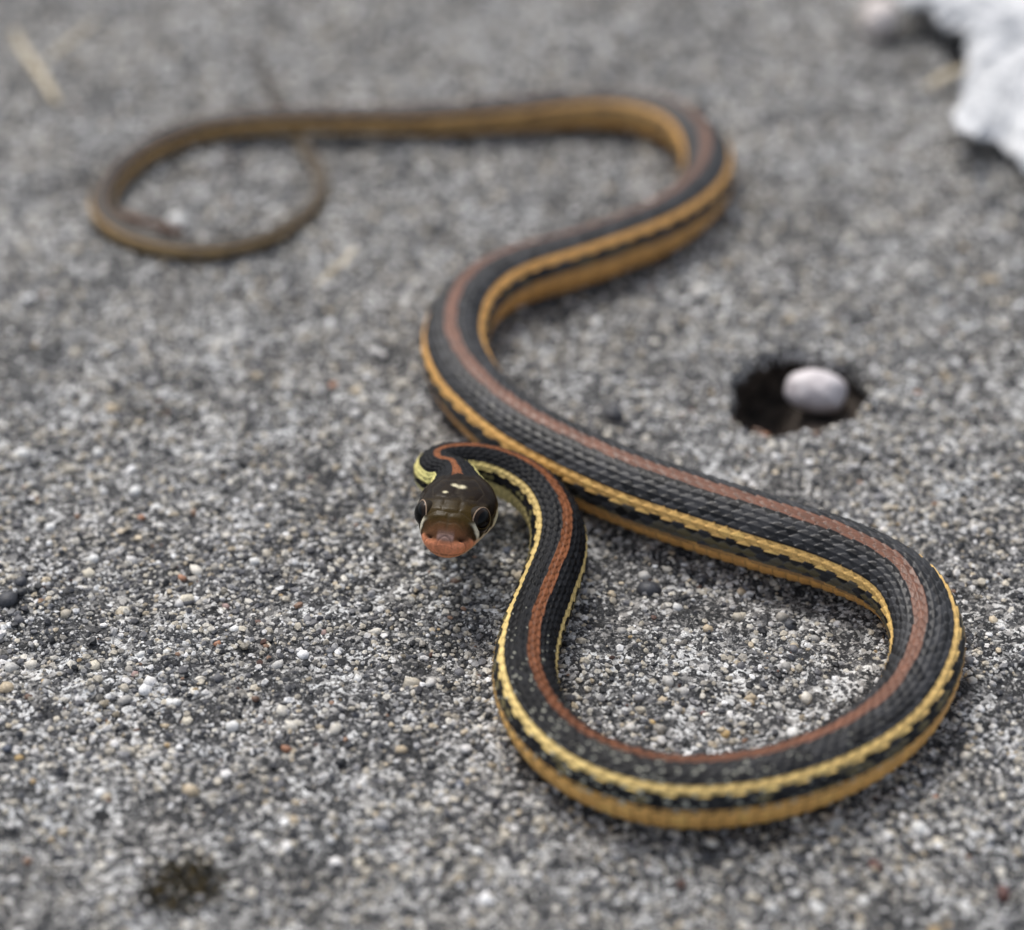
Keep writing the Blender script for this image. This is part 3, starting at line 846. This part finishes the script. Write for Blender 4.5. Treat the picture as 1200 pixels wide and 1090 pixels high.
M_STRAW = plain_material('dry_straw', (0.34, 0.28, 0.17), (0.52, 0.45, 0.33), 300, 0.6, 0.0003)
M_TWIG = plain_material('brown_twig_bark', (0.075, 0.042, 0.028), (0.17, 0.10, 0.065), 500, 0.75, 0.0005)
ribbon('dry_straw', [(16, 36, 4.0, 0.8), (27, 58, 2.0, 1.0), (45, 84, 1.6, 1.1), (67, 121, 1.0, 0.8)], M_STRAW, 'broad bent pale straw blade left of and behind the tail loop', 'straw', group='dry straws on the concrete')
ribbon('dry_straw', [(55, 70, 1.2, 0.4), (78, 52, 1.5, 0.6), (110, 26, 1.4, 0.4)], M_STRAW, 'thin faint straw crossing beside the broad bent straw blade', 'straw', group='dry straws on the concrete')
ribbon('dry_straw', [(371, 335, 1.0, 0.35), (388, 318, 2.6, 0.5), (402, 308, 2.8, 0.5), (416, 290, 1.3, 0.4)], M_STRAW, 'short thin arched straw bit right of the tail loop', 'straw', group='dry straws on the concrete')
ribbon('dry_straw', [(1086, 103, 1.0, 0.7), (1100, 93, 2.6, 1.1), (1120, 84, 3.4, 1.15), (1142, 80, 2.6, 1.0)], M_STRAW, 'tan arched straw reaching under the whitish dry leaf', 'straw', group='dry straws on the concrete')
ribbon('brown_twig', [(137, 249, 1.0, 0.7), (160, 257, 1.8, 1.0), (188, 266, 1.6, 1.0), (214, 273, 1.2, 0.8)], M_TWIG, 'short reddish brown twig inside the tail loop at its lower left', 'twig', flat=0.8)

# --- pale dry leaf, its near edge curled up off the concrete
def leaf_height(x, y, cen, t):
    u = (x - cen[0])
    z = 0.0105 - 0.085 * (u + 0.022) + 0.0030 * np.sin(u * 130 + y * 60) * t
    z = np.maximum(z, 0.0016)
    vein = np.abs(((np.arctan2(y - cen[1], u) * 2.6) % 1.0) - 0.5)
    z = z - 0.0020 * np.exp(-((0.5 - vein) / 0.07) ** 2) * t
    z = z + 0.0016 * vnoise(x * 150, y * 150, 43) + 0.0014 * vnoise(x * 330, y * 330, 44) + 0.0008 * vnoise(x * 800, y * 800, 45)
    return z - 0.0020 * sstep(0.85, 1.0, t)

def leaf():
    edge_px = [(1048, -40), (1058, -4), (1084, 4), (1106, 20), (1133, 36), (1136, 60), (1129, 82), (1128, 101), (1117, 124), (1124, 148), (1138, 158), (1152, 149), (1166, 139), (1186, 150), (1204, 176), (1222, 184), (1262, 196), (1300, 176), (1360, 150), (1395, 60), (1370, -50), (1300, -110), (1180, -130), (1100, -110)]
    E = np.array([at(a, b, 0.0105) for a, b in edge_px])[:, :2]
    E = spline(np.vstack([E, E[:1]]), 14)[:-1]
    n = len(E); k = np.arange(n)
    cen = at(1235, 20, 0.0105)[:2]
    d = (E - cen) * (1 + 0.050 * vnoise(k * 0.17, k * 0 + 3.3, 41) + 0.050 * vnoise(k * 0.36, k * 0 + 9.1, 42))[:, None]
    ts = np.concatenate([np.linspace(0.02, 0.9, 26), [0.925, 0.95, 0.97, 0.985, 1.0]])
    rings = []
    for t in ts:
        p_ = cen + d * t
        rings.append(np.column_stack([p_, leaf_height(p_[:, 0], p_[:, 1], cen, np.full(n, t))]))
    for t in ts[::-1]:
        p_ = cen + d * t * (1.0 if t < 1 else 0.998)
        rings.append(np.column_stack([p_, leaf_height(p_[:, 0], p_[:, 1], cen, np.full(n, t)) - 0.0006]))
    V = np.vstack(rings) - np.array([*cen, 0])
    o = add('dry_leaf', raw_mesh('dry_leaf', V, grid_faces(len(rings), n)), M_WHITE, None, (*cen, 0))
    return tag(o, 'bleached whitish dry leaf with ragged curled edge at the far right corner', 'leaf')
M_WHITE = plain_material('bleached_leaf', (0.32, 0.34, 0.365), (0.82, 0.825, 0.835), 260, 0.8, 0.0010)
leaf()

# --- moss clump
def moss():
    c0 = at(215, 1035)
    r = np.random.default_rng(17)
    vs, fs, cs = [], [], []
    cols = np.array([[0.030, 0.026, 0.010], [0.085, 0.060, 0.014], [0.018, 0.016, 0.010], [0.20, 0.135, 0.035], [0.012, 0.012, 0.010]])
    for k in range(750):
        a, q = r.uniform(0, 6.283), math.sqrt(r.random())
        x, y = 0.0072 * q * math.cos(a) * r.uniform(.7, 1.1), 0.0058 * q * math.sin(a) * r.uniform(.7, 1.1)
        z0 = float(ground_z(np.array([c0[0] + x]), np.array([c0[1] + y]))[0])
        h = r.uniform(0.0004, 0.0015) * (1.15 - 0.6 * q)
        dx, dy = r.normal(0, 0.0008, 2); wd = r.uniform(0.00010, 0.00022); b = r.uniform(0, 6.283)
        ex, ey = wd * math.cos(b), wd * math.sin(b)
        i = len(vs)
        vs += [(x - ex, y - ey, z0), (x + ex, y + ey, z0), (x + ey, y - ex, z0), (x + dx * .5, y + dy * .5, z0 + h * .7), (x + dx, y + dy, z0 + h)]
        fs += [(i, i + 1, i + 3), (i + 1, i + 2, i + 3), (i + 2, i, i + 3), (i, i + 3, i + 4), (i + 1, i + 3, i + 4), (i + 2, i + 3, i + 4)]
        cs += [cols[r.integers(0, 5)] * r.uniform(.7, 1.3)] * 5
    o = add('moss_clump', raw_mesh('moss_clump', np.array(vs), np.array(fs), False, np.array(cs)), M_MOSS, None, (c0[0], c0[1], 0))
    return tag(o, 'small dark olive moss clump growing on the concrete in the near left', 'moss')
M_MOSS = stone_material('moss_strands', 'tone')
moss()
